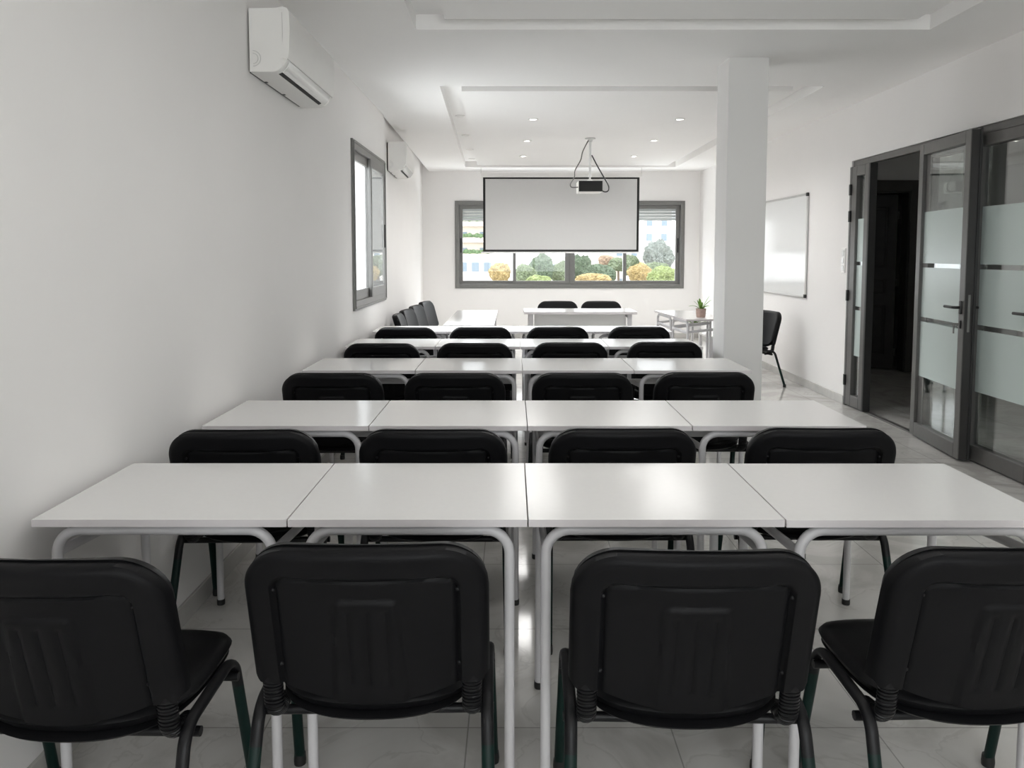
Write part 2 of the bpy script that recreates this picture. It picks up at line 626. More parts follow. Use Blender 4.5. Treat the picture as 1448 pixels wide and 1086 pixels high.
def lever(parent, x, z, side, direction, y):
    """Lever handle with its rose: side = -1 or 1 in local y, direction along x."""
    bm = new_bm()
    box(bm, x - 0.016, x + 0.016, min(y, y + side * 0.012), max(y, y + side * 0.012), z - 0.045, z + 0.045, 0.006)
    tube(bm, fillet([(x, y, z), (x, y + side * 0.05, z), (x + direction * 0.125, y + side * 0.052, z)], 0.018), 0.0095, 10)
    return obj('handle', bm, M['black_plastic'], parent, smooth=True)


# fixed frame with the narrow leaf (door_1)
d1 = struct_empty('door_1', (XR, 0, 0), PI / 2, 'grey aluminium door frame with a narrow glazed side leaf')
# local x = world y ; local y = world -x
bm = new_bm()
box(bm, DY0, DY1, -0.015, 0.055 - 0.12, DZ - 0.055, DZ, 0.003, 1)
box(bm, DY1 - 0.035, DY1, -0.065, 0.015, 0, DZ - 0.055, 0.003, 1)
box(bm, 5.195, 5.25, -0.065, -0.005, 0, DZ - 0.055, 0.003, 1)
box(bm, 5.80, 5.868, -0.065, -0.005, 0, DZ - 0.055, 0.003, 1)
box(bm, DY0, DY0 + 0.05, -0.065, 0.015, 0, DZ - 0.055, 0.003, 1)
box(bm, 5.868, DY1 - 0.035, -0.06, -0.01, 0.0, 0.012, 0.002, 1)
obj('frame', bm, M['alu'], d1)
bm = new_bm()
ring(bm, 6.70, 7.045, 0.015, DZ - 0.06, (0.085, 0.10, 0.10, 0.085), -0.052, 0.012)
nl = obj('narrow_leaf', bm, M['alu'], d1)
bm = new_bm()
box(bm, 6.78, 6.95, -0.022, -0.016, 0.11, DZ - 0.14)
obj('pane', bm, M['door_glass'], nl)
film_bands(nl, 6.785, 6.945, -0.012)
bm = new_bm()
box(bm, 6.672, 6.702, -0.045, 0.02, 0.015, DZ - 0.06, 0.003, 1)
obj('rebate_profile', bm, M['alu_dark'], nl)
for z in (1.98, 1.74, 1.02, 0.24):
    bm = new_bm()
    box(bm, 7.035, 7.062, 0.008, 0.03, z - 0.05, z + 0.05, 0.004)
    obj('hinge', bm, M['black_plastic'], d1)

# glazed leaves toward the photographer (door_3)
d3 = struct_empty('door_3', (XR, 0, 0), PI / 2, 'closed grey glazed door leaves with frosted bands beside the open leaf')
for (a, b) in ((5.252, 5.798), (4.49, 5.193), (3.60, 4.48), (2.60, 3.59), (1.35, 2.59)):
    bm = new_bm()
    ring(bm, a, b, 0.012, DZ - 0.06, (0.075, 0.075, 0.105, 0.075), -0.055, 0.005)
    lf = obj('leaf', bm, M['alu'], d3)
    bm = new_bm()
    box(bm, a + 0.07, b - 0.07, -0.026, -0.02, 0.11, DZ - 0.13)
    obj('pane', bm, M['door_glass'], lf)
    film_bands(lf, a + 0.074, b - 0.074, -0.016)
lever(d3, 4.525, 1.040, 1, 1, 0.005)
bm = new_bm()

# open leaf (door_2), hinged at y = 5.87 and folded back towards the glazing
hx, hy, fx, fy = 3.085, 5.872, 3.005, 5.085
dl = math.hypot(fx - hx, fy - hy)
ang = math.atan2(fy - hy, fx - hx)
d2 = struct_empty('door_2', (hx, hy, 0), ang, 'open grey glazed door leaf with frosted bands and a key in its lock')
# local x runs from hinge to free edge; local -y faces the room (room is to the right of travel)
bm = new_bm()
ring(bm, 0, dl, 0.015, 2.215, (0.07, 0.075, 0.10, 0.08), -0.004, 0.056)
obj('leaf', bm, M['alu'], d2)
bm = new_bm()
box(bm, 0.065, dl - 0.07, 0.023, 0.029, 0.11, 2.14)
obj('pane', bm, M['door_glass'], d2)
film_bands(d2, 0.07, dl - 0.075, 0.019)
bm = new_bm()
box(bm, dl - 0.006, dl + 0.010, 0.05, 0.066, 0.015, 2.225, 0.002, 1)
obj('rebate_profile', bm, M['alu_dark'], d2)
bm = new_bm()
box(bm, dl - 0.001, dl + 0.0015, 0.000, 0.052, 0.018, 2.212)
obj('edge_seal', bm, M['edge_seal'], d2)
bm = new_bm()
box(bm, dl - 0.002, dl + 0.0035, 0.018, 0.034, 0.88, 1.13, 0.001, 1)
obj('lock_plate', bm, M['chrome'], d2)
lever(d2, dl - 0.04, 1.042, -1, -1, -0.004)
lever(d2, dl - 0.04, 1.042, 1, -1, 0.058)
bm = new_bm()
box(bm, dl - 0.052, dl - 0.028, -0.012, -0.003, 0.90, 0.955, 0.006)
kp = obj('lock_rose', bm, M['black_plastic'], d2)
bm = new_bm()
box(bm, dl - 0.042, dl - 0.038, -0.045, -0.010, 0.925, 0.937, 0.001, 1)
tube(bm, [(dl - 0.04 + 0.011 * math.cos(t), -0.047, 0.922 + 0.011 * math.sin(t)) for t in [i * PI / 8 for i in range(17)]], 0.003, 6)
tube(bm, [(dl - 0.04, -0.047, 0.911), (dl - 0.041, -0.047, 0.868)], 0.005, 6)
obj('key', bm, M['chrome'], kp)

# hallway beyond the doors
bm = new_bm()
HY = 9.08
box(bm, XR + 0.2, 4.09, HY, HY + 0.15, 0, 2.75)
box(bm, 4.68, 6.2, HY, HY + 0.15, 0, 2.75)
box(bm, 4.09, 4.68, HY, HY + 0.15, 2.16, 2.75)
box(bm, 6.0, 6.2, 0.4, HY, 0, 2.75)
box(bm, XR + 0.2, 6.2, 0.4, 0.6, 0, 2.75)
box(bm, 3.9, 5.9, 11.3, 11.5, 0, 2.75)
box(bm, 3.9, 4.05, HY + 0.15, 11.3, 0, 2.75)
box(bm, 5.75, 5.9, HY + 0.15, 11.3, 0, 2.75)
struct(obj('wall_hallway', bm, M['wall']))
bm = new_bm()
box(bm, XR + 0.2, 6.2, 0.4, 11.5, 2.75, 2.9)
struct(obj('ceiling_hallway', bm, M['ceiling']))
bm = new_bm()
box(bm, 4.77, 6.0, HY - 0.012, HY, 0, 0.08, 0.002)
struct(obj('baseboard_hallway', bm, M['skirting']))
d4 = struct_empty('door_4', (4.66, HY + 0.03, 0), 0, 'dark panelled wooden door standing ajar across the hallway')
bm = new_bm()
for (x0, x1, z0, z1) in ((-0.66, -0.56, 0, 2.26), (0.01, 0.115, 0, 2.26), (-0.56, 0.01, 2.14, 2.26)):
    box(bm, x0, x1, -0.055, -0.03, z0, z1, 0.004)
for (x0, x1, z0, z1) in ((-0.575, -0.55, 0, 2.14), (-0.005, 0.02, 0, 2.14), (-0.55, -0.005, 2.115, 2.14)):
    box(bm, x0, x1, -0.03, 0.12, z0, z1)
obj('door_frame', bm, M['wood_trim'], d4)
leafbm = new_bm()
box(leafbm, -0.56, 0, -0.02, 0.02, 0.012, 2.105, 0.002, 1)
for (z0, z1) in ((0.18, 0.78), (0.92, 1.10), (1.24, 1.96)):
    ring(leafbm, -0.48, -0.10, z0, z1, 0.03, -0.03, 0.03, 0.006)
xform(leafbm, Matrix.Translation((-0.045, 0.13, 0)) @ Matrix.Rotation(math.radians(-28), 4, 'Z'))
lf = obj('door_leaf', leafbm, M['dark_wood'], d4)
for z in (1.86, 1.06, 0.22):
    bm = new_bm()
    box(bm, -0.06, -0.035, 0.09, 0.105, z - 0.045, z + 0.045, 0.003)
    obj('hinge', bm, M['chrome'], d4)


# ------------------------------------------------------------------ chair
CT = 0.793   # height of the backrest top
CW = 0.262


def rec(z):
    return 0.27 * (CT - z)


def curve(x):
    return 0.030 * (x / CW) ** 2


def back_grid(bm, W, top, zb, fy_rear, fy_front, nx=92, nt=72, R=0.10):
    def zt(x):
        a = abs(x) - (W - R)
        base = top - 0.006 * (x / W) ** 2
        return base - R + math.sqrt(max(R * R - a * a, 0)) if a > 0 else base
    xs = []
    for i in range(nx + 1):
        s = -1 + 2 * i / nx
        xs.append(W * (0.62 * s + 0.38 * math.sin(PI / 2 * s)))
    A, B = [], []
    for x in xs:
        ra, rb = [], []
        b, t = zb(x), zt(x)
        for j in range(nt + 1):
            z = b + (t - b) * j / nt
            tx = x
            # distance to the outline (sides and top)
            qx, qz = abs(x) - (W - R), z - (top - R)
            d = R - math.hypot(qx, qz) if (qx > 0 and qz > 0) else R - max(qx, qz)
            ra.append(bm.verts.new((tx, fy_rear(x, z, d), z)))
            rb.append(bm.verts.new((tx, fy_front(x, z, d), z)))
        A.append(ra)
        B.append(rb)
    for i in range(nx):
        for j in range(nt):
            bm.faces.new((A[i][j], A[i + 1][j], A[i + 1][j + 1], A[i][j + 1]))
            bm.faces.new((B[i][j], B[i][j + 1], B[i + 1][j + 1], B[i + 1][j]))
        bm.faces.new((A[i][0], B[i][0], B[i + 1][0], A[i + 1][0]))
        bm.faces.new((A[i][nt], A[i + 1][nt], B[i + 1][nt], B[i][nt]))
    for j in range(nt):
        bm.faces.new((A[0][j], A[0][j + 1], B[0][j + 1], B[0][j]))
        bm.faces.new((A[nx][j], B[nx][j], B[nx][j + 1], A[nx][j + 1]))
    return bm


def edge_round(d, r):
    e = max(0.0, min(r, d))
    return r - math.sqrt(max(r * r - (r - e) ** 2, 0))


def shell_rear(x, z, d):
    y = rec(z) + curve(x)
    # raised rim round an inner panel
    qx, qz, r = abs(x) - (0.203 - 0.035), z - (CT - 0.066 - 0.035), 0.035
    sd = r - math.hypot(qx, qz) if (qx > 0 and qz > 0) else r - max(qx, qz)
    y -= 0.013 * (1 - sstep(0.0, 0.009, sd))
    if 0.006 < sd < 0.016:
        y += 0.005 * math.sin(PI * (sd - 0.006) / 0.010)
    # raised middle panel with three grooves
    hw = 0.070 + 0.010 * sstep(0.69, 0.45, z)
    qx, qz, r = abs(x) - (hw - 0.015), z - (CT - 0.124 - 0.015), 0.015
    sm = r - math.hypot(qx, qz) if (qx > 0 and qz > 0) else r - max(qx, qz)
    y -= 0.007 * sstep(0.0, 0.006, sm)
    if z < CT - 0.142:
        for gx in (-0.042, 0.0, 0.042):
            g = abs(x - gx)
            if g < 0.009:
                y += 0.0045 * (1 - sstep(0.002, 0.009, g)) * (1 - sstep(CT - 0.155, CT - 0.142, z)) * sstep(0.445, 0.455, z)
    return y + edge_round(d, 0.024)


def shell_bottom(x):
    a = abs(x)
    tongue = 0.402 + 0.045 * (min(a, 0.197) / 0.197) ** 2
    k = sstep(0.190, 0.202, a)
    return tongue * (1 - k) + 0.451 * k + 0.015 * sstep(0.245, 0.26, a)


def pad_bottom(x):
    return 0.438 + 0.06 * (abs(x) / CW) ** 4


def superloop(n, W, D, R):
    """Rounded-rectangle outline as n points."""
    pts = []
    for i in range(n):
        t = 2 * PI * i / n
        c, s = math.cos(t), math.sin(t)
        p = 3.6
        k = (abs(c) ** p + abs(s) ** p) ** (-1 / p)
        pts.append((W * c * k, D * s * k))
    return pts


def cushion(bm, cx, cy, W, D, z0, z1, seg=64, bow=0.0, fall=0.0, rise=0.0):
    """Rounded seat slab; bow pulls the rear edge out in its middle."""
    out = superloop(seg, 1, 1, 0)
    h = z1 - z0
    prof = [(0.0, 1.0), (0.35, 0.985), (0.7, 0.96), (0.88, 0.90), (0.96, 0.76), (1.0, 0.5), (0.97, 0.2), (0.93, 0.0), (0.5, 0.0), (0.0, 0.0)]
    rings = []
    for k, hz in prof:
        if k == 0:
            rings.append([bm.verts.new((cx, cy, z0 + h * hz))])
            continue
        row = []
        for px, py in out:
            x, y = px * k * W, py * k * D
            if py < 0:
                y -= bow * (1 - px * px) * (-py) * k
            z = z0 + h * hz
            if y > 0:
                z -= fall * (y / D) ** 3
            z += rise * (abs(x) / W) ** 2
            row.append(bm.verts.new((cx + x, cy + y, z)))
        rings.append(row)
    for a, b in zip(rings[:-1], rings[1:]):
        for j in range(seg):
            q = (j + 1) % seg
            if len(a) == 1:
                bm.faces.new((a[0], b[j], b[q]))
            elif len(b) == 1:
                bm.faces.new((a[j], b[0], a[q]))
            else:
                bm.faces.new((a[j], b[j], b[q], a[q]))
    return bm


def make_chair(name, label, group):
    t = thing(name, label, 'chair', group=group)
    bm = new_bm()
    cushion(bm, 0, 0.335, 0.240, 0.205, 0.376, 0.424, bow=0.028, fall=0.022, rise=0.008)
    obj('seat', bm, M['vinyl'], t, smooth=True)
    bm = new_bm()
    cushion(bm, 0, 0.332, 0.232, 0.207, 0.361, 0.384, bow=0.034, fall=0.02, rise=0.010)
    obj('seat_pan', bm, M['shell'], t, smooth=True)
    bm = new_bm()
    back_grid(bm, CW, CT - 0.004, shell_bottom, shell_rear, lambda x, z, d: rec(z) + curve(x) + 0.028)
    sh = obj('back_shell', bm, M['shell'], t, smooth=True)
    for sx, sz in ((-0.196, 0.690), (0.196, 0.690), (-0.196, 0.50), (0.196, 0.50)):
        bm = new_bm()
        lathe(bm, [(0.0, 0.004), (0.003, 0.0035), (0.005, 0.0015), (0.005, -0.003), (0, -0.003)], seg=10)
        xform(bm, Matrix.Translation((sx, rec(sz) + curve(sx) - 0.001, sz)) @ Matrix.Rotation(PI / 2 - 0.26, 4, 'X'))
        obj('screw', bm, M['bellow'], sh, smooth=True)
    bm = new_bm()
    back_grid(bm, CW - 0.002, CT, pad_bottom, lambda x, z, d: rec(z) + curve(x) + 0.026,
              lambda x, z, d: rec(z) + curve(x) + 0.052 - edge_round(d, 0.022), nx=44, nt=30)
    obj('backrest', bm, M['vinyl'], t, smooth=True)
    for s in (-1, 1):
        # ribbed sleeve between the back and the seat
        bm = new_bm()
        x0 = 0.222 * s
        path = fillet([(x0, 0.113, 0.468), (x0, 0.128, 0.366), (x0, 0.215, 0.356)], 0.045, 14)
        dense = []
        for a, b in zip(path[:-1], path[1:]):
            n = max(1, int((b - a).length / 0.0010))
            for k in range(n):
                dense.append(a + (b - a) * (k / n))
        dense.append(path[-1])
        L, rad = 0.0, []
        for i, p in enumerate(dense):
            if i:
                L += (p - dense[i - 1]).length
            rad.append(1.0 if L < 0.014 else (1.06 - 0.30 * max(0.0, math.cos(2 * PI * L / 0.0085)) ** 3) * (1 - 0.25 * sstep(0.10, 0.19, L)))
        tube(bm, dense, 0.0215, 14, r2=0.016, ref=(1, 0, 0), radii=rad)
        obj('ribbed_sleeve', bm, M['bellow'], t, smooth=True)
        # legs: each half of the bent side tube
        xl, xf = 0.256 * s, 0.266 * s
        def legpath(pts, r):
            p = fillet(pts, r, 10)
            a, b = p[-2], p[-1]
            return p[:-1] + [a + (b - a) * k / 10 for k in range(11)]
        bm = new_bm()
        tube(bm, legpath([(xl, 0.255, 0.392), (xl, 0.125, 0.384), (xf, -0.005, 0.012)], 0.07), 0.0145, 12, r2=0.011, ref=(1, 0, 0), miz=0.30)
        leg = obj('leg', bm, None, t, smooth=True, mats=[M['leg_black'], M['leg_green']])
        bm = new_bm()
        lathe(bm, [(0, 0), (0.016, 0), (0.017, 0.012), (0.0155, 0.03), (0, 0.03)], (xf, -0.004, 0), 12)
        obj('foot_cap', bm, M['cap'], leg, smooth=True)
        bm = new_bm()
        tube(bm, legpath([(xl, 0.255, 0.392), (xl, 0.395, 0.398), (xf, 0.485, 0.012)], 0.06), 0.0145, 12, r2=0.011, ref=(1, 0, 0), miz=0.30)
        leg = obj('leg', bm, None, t, smooth=True, mats=[M['leg_black'], M['leg_green']])
        bm = new_bm()
        lathe(bm, [(0, 0), (0.016, 0), (0.017, 0.012), (0.0155, 0.03), (0, 0.03)], (xf, 0.485, 0), 12)
        obj('foot_cap', bm, M['cap'], leg, smooth=True)
    for y, z in ((0.165, 0.352), (0.385, 0.352)):
        bm = new_bm()
        tube(bm, [(-0.272, y, z), (-0.262, y, z), (0.262, y, z), (0.272, y, z)], 0.011, 10)
        obj('crossbar', bm, M['leg_black'], t, smooth=True)
    return t


CENTRE = ['beside the air conditioner wall', 'second from the air conditioner wall', 'third from the air conditioner wall', 'at the glass door end']
ROWN = ['fifth row from the screen', 'fourth row from the screen', 'third row from the screen', 'second row from the screen', 'first row before the screen']
chairs = [
    [(-0.920, 1.49), (-0.290, 1.57), (0.385, 1.535), (1.036, 1.55)],
    [(-0.912, 2.62), (-0.270, 2.627), (0.381, 2.64), (1.063, 2.645)],
    [(-0.900, 3.893), (-0.285, 3.893), (0.353, 3.90), (0.972, 3.92)],
    [(-0.867, 5.20), (-0.250, 5.22), (0.390, 5.25), (1.035, 5.29)],
    [(-0.860, 6.34), (-0.255, 6.36), (0.373, 6.38), (1.040, 6.40)],
]
yaw = [[-0.02, 0.015, -0.02, 0.03], [0.02, 0, 0.01, -0.02], [0.0, 0.02, -0.01, 0.0], [0.01, 0, 0, -0.01], [0, 0, 0.01, 0]]
proto = None
for r in range(5):
    for c in range(4):
        x, y = chairs[r][c][0] * 1.03 - (0.012 if r == 0 else 0), chairs[r][c][1] - 0.03
        lab = 'black padded chair in the %s, %s' % (ROWN[r], CENTRE[c])
        g = 'black chairs pushed up to the rows of tables'
        if proto is None:
            proto = make_chair('padded_chair', lab, g)
            proto.location = (x, y, 0)
            proto.rotation_euler = (0, 0, yaw[r][c])
        else:
            dup(proto, (x, y, 0), yaw[r][c], lab, g)
dup(proto, (0.588, 9.95, 0), PI, 'black padded chair behind the teacher desk, on the air conditioner side', 'black chairs behind the teacher desk')
dup(proto, (1.149, 9.95, 0), PI, 'black padded chair behind the teacher desk, on the potted plant side', 'black chairs behind the teacher desk')
wall_lab = ['first of the chairs along the side wall, dark and edge on beside the window',
            'second of the black chairs lined up along the side wall past the window',
            'third of the black chairs lined up along the side wall past the window',
            'last of the black chairs lined up along the side wall, nearer the corner']
for k, (x, y, a) in enumerate([(-1.205, 7.78, -PI / 2 + 0.04), (-1.205, 8.42, -PI / 2 - 0.10), (-1.19, 9.10, -PI / 2 - 0.12), (-1.16, 9.86, -PI / 2 - 0.16)]):
    dup(proto, (x, y, 0), a, wall_lab[k], 'black chairs lined up along the side wall')
lone = dup(proto, (2.79, 8.27, 0), PI / 2 + 0.30, 'single black chair standing under the whiteboard behind the pillar', 'single chair under the whiteboard')
del lone['group']

# ------------------------------------------------------------------ tables
table_cache = {}
TH = 0.73


def make_table(w, d, label, group):
    t = thing('school_table', label, 'table', group=group)
    bm = new_bm()
    box(bm, -w / 2, w / 2, -d / 2, d / 2, TH - 0.019, TH)
    for f in bm.faces:
        f.material_index = 0 if abs(f.normal.z) > 0.5 else 1
    obj('tabletop', bm, None, t, mats=[M['top'], M['edge']])
    r = 0.0135
    zt = TH - 0.019 - r - 0.004
    for yy in (-d / 2 + 0.03, d / 2 - 0.03):
        for s in (-1, 1):
            xl = s * (w / 2 - 0.045)
            bm = new_bm()
            tube(bm, fillet([(0, yy, zt), (xl, yy, zt), (xl, yy, 0.012)], 0.062, 12), r, 14, ref=(0, 1, 0))
            leg = obj('leg', bm, M['tube'], t, smooth=True)
            bm = new_bm()
            lathe(bm, [(0, 0), (0.015, 0), (0.0158, 0.008), (0.0155, 0.022), (0, 0.022)], (xl, yy, 0), 14)
            obj('foot_cap', bm, M['cap'], leg, smooth=True)
    for s in (-1, 1):
        xl = s * (w / 2 - 0.045)
        bm = new_bm()
        tube(bm, [(xl, -d / 2 + 0.03, 0.635), (xl, d / 2 - 0.03, 0.592)], 0.010, 10, r2=0.014, ref=(1, 0, 0))
        obj('side_rail', bm, M['tube'], t, smooth=True)
    bm = new_bm()
    tube(bm, [(-(w / 2 - 0.045), d / 2 - 0.03, 0.585), (w / 2 - 0.045, d / 2 - 0.03, 0.585)], 0.010, 10, r2=0.017, ref=(0, 1, 0))
    obj('stretcher', bm, M['tube'], t, smooth=True)
    return t


def place_table(x, y, rz, w, d, label, group):
    key = (round(w, 3), round(d, 3))
    if key not in table_cache:
        t = make_table(w, d, label, group)
        table_cache[key] = t
        t.location = (x, y, 0)
        t.rotation_euler = (0, 0, rz)
        return t
    return dup(table_cache[key], (x, y, 0), rz, label, group)


cols = [(-1.216, -0.5695), (-0.568, 0.0395), (0.041, 0.6905), (0.692, 1.384)]
rowy = [1.897, 2.955, 4.385, 5.520, 6.600]
for r, y0 in enumerate(rowy):
    for c, (x0, x1) in enumerate(cols):
        dx = 0.020 if r >= 1 and c in (1, 2) else 0.0
        a, b = x0, x1
        if r >= 1:
            a, b = [(-1.212, -0.559), (-0.5575, 0.0595), (0.061, 0.7035), (0.705, 1.384)][c]
        a, b = a + 0.0012, b - 0.0012
        yy = y0 + (0.006 if c == 3 and r == 0 else 0)
        yy = yy - (0.010 if c == 3 and r == 0 else 0)
        place_table((a + b) / 2, yy + 0.2625, 0, b - a, 0.525,
                    'white table in the %s, %s' % (ROWN[r], CENTRE[c]), 'white tables set in rows')
for k, y in enumerate((7.52, 8.162, 8.804)):
    place_table(-0.41, y, PI / 2, 0.64, 0.48,
                ['white side table in front of the wall chairs, next to the first row',
                 'middle white side table of three placed along the side wall chairs',
                 'white side table of three before the wall chairs, nearer the big window'][k], 'white tables along the wall chairs')
ra = math.radians(90 + 4.5)
ux, uy = -math.sin(math.radians(4.5)), math.cos(math.radians(4.5))
bx, by = 1.787, 7.84
for k in range(2):
    s = 0.31 + 0.622 * k
    px, py = bx + ux * s + uy * 0.24, by + uy * s - ux * 0.24
    place_table(px, py, ra, 0.62, 0.48, ['white table holding the small potted plant, past the pillar',
                                         'white table past the plant table, towards the corner of the big window wall'][k],
                'white tables by the potted plant')

# teacher desk
t = thing('teacher_desk', 'long white teacher desk with a closed front panel under the projection screen', 'desk', (0.796, 9.16, 0))
bm = new_bm()
box(bm, -0.657, 0.657, -0.29, 0.29, TH - 0.03, TH, 0.002, 1)
for f in bm.faces:
    f.material_index = 0 if abs(f.normal.z) > 0.5 else 1
obj('desktop', bm, None, t, mats=[M['top'], M['edge']])
bm = new_bm()
box(bm, -0.535, 0.535, -0.20, -0.18, 0.22, TH - 0.031, 0.002, 1)
obj('front_panel', bm, M['top'], t)
for s in (-1, 1):
    for y in (-0.235, 0.235):
        bm = new_bm()
        box(bm, s * 0.575 - 0.026, s * 0.575 + 0.026, y - 0.022, y + 0.022, 0.0, TH - 0.031, 0.006)
        obj('leg', bm, M['tube'], t)
    bm = new_bm()
    box(bm, s * 0.575 - 0.015, s * 0.575 + 0.015, -0.213, 0.213, TH - 0.08, TH - 0.04, 0.004)
    obj('side_rail', bm, M['tube'], t)

# ------------------------------------------------------------------ air conditioners
def make_ac(label, loc, rz):
    """Local x along the wall, local -y out of the wall, z up from the bottom."""
    t = thing('air_conditioner', label, 'air conditioner', loc, rz, 'white wall air conditioners')
    L = 0.91

    def pt(u, off=0.0):
        """Outline of the case, u = 0 at the bottom rear, 1..2 round the lower front corner, 3 at the top rear."""
        if u <= 1:
            y, z, n = 0.004 - 0.104 * u, 0.0, (0.0, -1.0)
        elif u <= 2:
            t = (u - 1) * PI / 2
            y, z = -0.10 - 0.078 * math.sin(t), 0.11 - 0.11 * math.cos(t)
            n = (-math.sin(t), -math.cos(t))
        else:
            t = u - 2
            k = [(-0.178, 0.11), (-0.182, 0.20), (-0.180, 0.275), (-0.172, 0.290), (-0.150, 0.296), (0.004, 0.294)]
            q = min(t, 0.9999) * (len(k) - 1)
            a = int(q)
            f = q - a
            y = k[a][0] + (k[a + 1][0] - k[a][0]) * f
            z = k[a][1] + (k[a + 1][1] - k[a][1]) * f
            n = (-1.0, 0.0) if a < 2 else ((-0.7, 0.7) if a < 4 else (0.0, 1.0))
        return (y + n[0] * off, z + n[1] * off)

    def extr(bm, prof, x0, x1):
        n = len(prof)
        a = [bm.verts.new((x0, y, z)) for y, z in prof]
        b = [bm.verts.new((x1, y, z)) for y, z in prof]
        for q in range(n):
            bm.faces.new((a[q], a[(q + 1) % n], b[(q + 1) % n], b[q]))
        bm.faces.new(a)
        bm.faces.new(b[::-1])
        return bm

    def span(u0, u1, n):
        return [u0 + (u1 - u0) * q / n for q in range(n + 1)]

    full = [0, 0.5] + span(1, 2, 10) + [2.2, 2.4, 2.6, 2.8, 3.0]
    bm = extr(new_bm(), [pt(u) for u in full], 0.006, L - 0.006)
    obj('body', bm, M['white_plastic'], t, smooth=True)
    side = [0, 0.5] + span(1, 2, 10) + [2.2, 2.4, 2.6, 2.8, 3.0]
    for x0, x1 in ((0.0, 0.0055), (L - 0.0055, L)):
        bm = extr(new_bm(), [(max(y, -0.152), z) for y, z in [pt(u, -0.001) for u in side]], x0, x1)
        obj('end_cap', bm, M['white_plastic'], t)
    for rad in (0.036, 0.024):
        bm = new_bm()
        tube(bm, [(-0.0012, -0.012 - rad * math.sin(k * PI / 14), 0.062 + rad * math.cos(k * PI / 14)) for k in range(15)], 0.0013, 6)
        obj('pipe_cover', bm, M['silver'], t, smooth=True)
    # front cover wrapping over the lower corner, with a visible edge at the end
    us = span(1.72, 2.0, 6) + [2.2, 2.4, 2.6, 2.8]
    bm = extr(new_bm(), [pt(u, 0.006) for u in us] + [(max(pt(u, 0)[0] + 0.026, -0.156), pt(u, 0)[1] - 0.002) for u in us[::-1]], -0.003, L + 0.003)
    obj('front_panel', bm, M['white_plastic'], t, smooth=True)
    us = span(1.30, 1.70, 8)
    bm = extr(new_bm(), [pt(u, 0.005) for u in us] + [pt(u, 0.0008) for u in us[::-1]], 0.045, L - 0.05)
    obj('flap', bm, M['flap'], t, smooth=True)
    us = span(1.13, 1.275, 4)
    bm = extr(new_bm(), [pt(u, 0.0018) for u in us] + [pt(u, -0.004) for u in us[::-1]], 0.055, L - 0.10)
    obj('outlet_slot', bm, M['screen_black'], t)
    for cx in (0.22, 0.52):
        bm = new_bm()
        box(bm, cx - 0.009, cx + 0.009, -0.010, 0.003, -0.003, 0.002)
        obj('clip', bm, M['black_plastic'], t)
    bm = new_bm()
    box(bm, 0.035, L - 0.035, 0.0035, 0.016, 0.002, 0.290)
    obj('mounting_plate', bm, M['black_plastic'], t)
    return t


ac = make_ac('large white wall air conditioner high on the wall, close to the ceiling before the window',
             (XL + 0.016, 3.70, 2.258), PI / 2)
dup(ac, (-1.300 + 0.016, 8.07, 2.266), PI / 2 + math.radians(2.1), 'white air conditioner on the wall past the side window, nearer the projection screen', 'white wall air conditioners')

# ------------------------------------------------------------------ projection screen
t = thing('projection_screen', 'white pull-down projection screen with black borders in front of the wide window', 'projection screen', (0.775, 12.2, 1.42))
bm = new_bm()
box(bm, -1.272, 1.272, -0.035, 0.035, 1.18, 1.247, 0.015, 3)
obj('housing', bm, M['white_plastic'], t, smooth=True)
bm = new_bm()
box(bm, -1.195, 1.195, -0.002, 0.002, 0.046, 1.155)
obj('screen_surface', bm, M['screen'], t)
bm = new_bm()
box(bm, -1.231, -1.1945, -0.0025, 0.0025, 0.013, 1.18)
box(bm, 1.1945, 1.231, -0.0025, 0.0025, 0.013, 1.18)
box(bm, -1.1945, 1.1945, -0.0025, 0.0025, 0.013, 0.0465)
box(bm, -1.1945, 1.1945, -0.0025, 0.0025, 1.1545, 1.18)
obj('border', bm, M['screen_black'], t)
bm = new_bm()
tube(bm, [(-1.262, 0, 0.002), (1.262, 0, 0.002)], 0.013, 12)
obj('weight_bar', bm, M['mesh_white'], t, smooth=True)
for s in (-1, 1):
    bm = new_bm()
    tube(bm, [(s * 1.262, 0, 1.24), (s * 1.262, 0, 1.33)], 0.004, 8)
    tube(bm, [(s * 1.262 - 0.012, 0, 1.247), (s * 1.262 + 0.012, 0, 1.247)], 0.004, 8)
    obj('hanger', bm, M['silver'], t, smooth=True)

# ------------------------------------------------------------------ projector
t = thing('projector', 'black backed projector hanging from the ceiling on a white pole with two cables', 'projector', (0.921, 9.16, 2.758))
bm = new_bm()
lathe(bm, [(0, 0), (0.062, 0), (0.062, -0.012), (0.03, -0.02), (0.022, -0.045), (0, -0.045)], seg=24)
obj('ceiling_plate', bm, M['silver'], t, smooth=True)
bm = new_bm()
tube(bm, [(0, 0, -0.03), (0, 0, -0.40)], 0.015, 14)
pole = obj('pole', bm, M['mesh_white'], t, smooth=True)
bm = new_bm()
lathe(bm, [(0, -0.385), (0.017, -0.385), (0.019, -0.40), (0.010, -0.415), (0.018, -0.435), (0.018, -0.45), (0.009, -0.465), (0.02, -0.485), (0.055, -0.503), (0.055, -0.508), (0, -0.508)], seg=18)
obj('swivel_joint', bm, M['mesh_white'], t, smooth=True)
bm = new_bm()
box(bm, -0.148, 0.138, -0.10, 0.16, -0.640, -0.505, 0.012, 3)
body = obj('body', bm, M['white_plastic'], t, smooth=True)
bm = new_bm()
box(bm, -0.140, 0.1375, -0.108, -0.097, -0.630, -0.507, 0.004)
obj('connector_panel', bm, M['screen_black'], t)
bm = new_bm()
lathe(bm, [(0, 0.03), (0.03, 0.03), (0.034, 0.0), (0, 0.0)], seg=18)
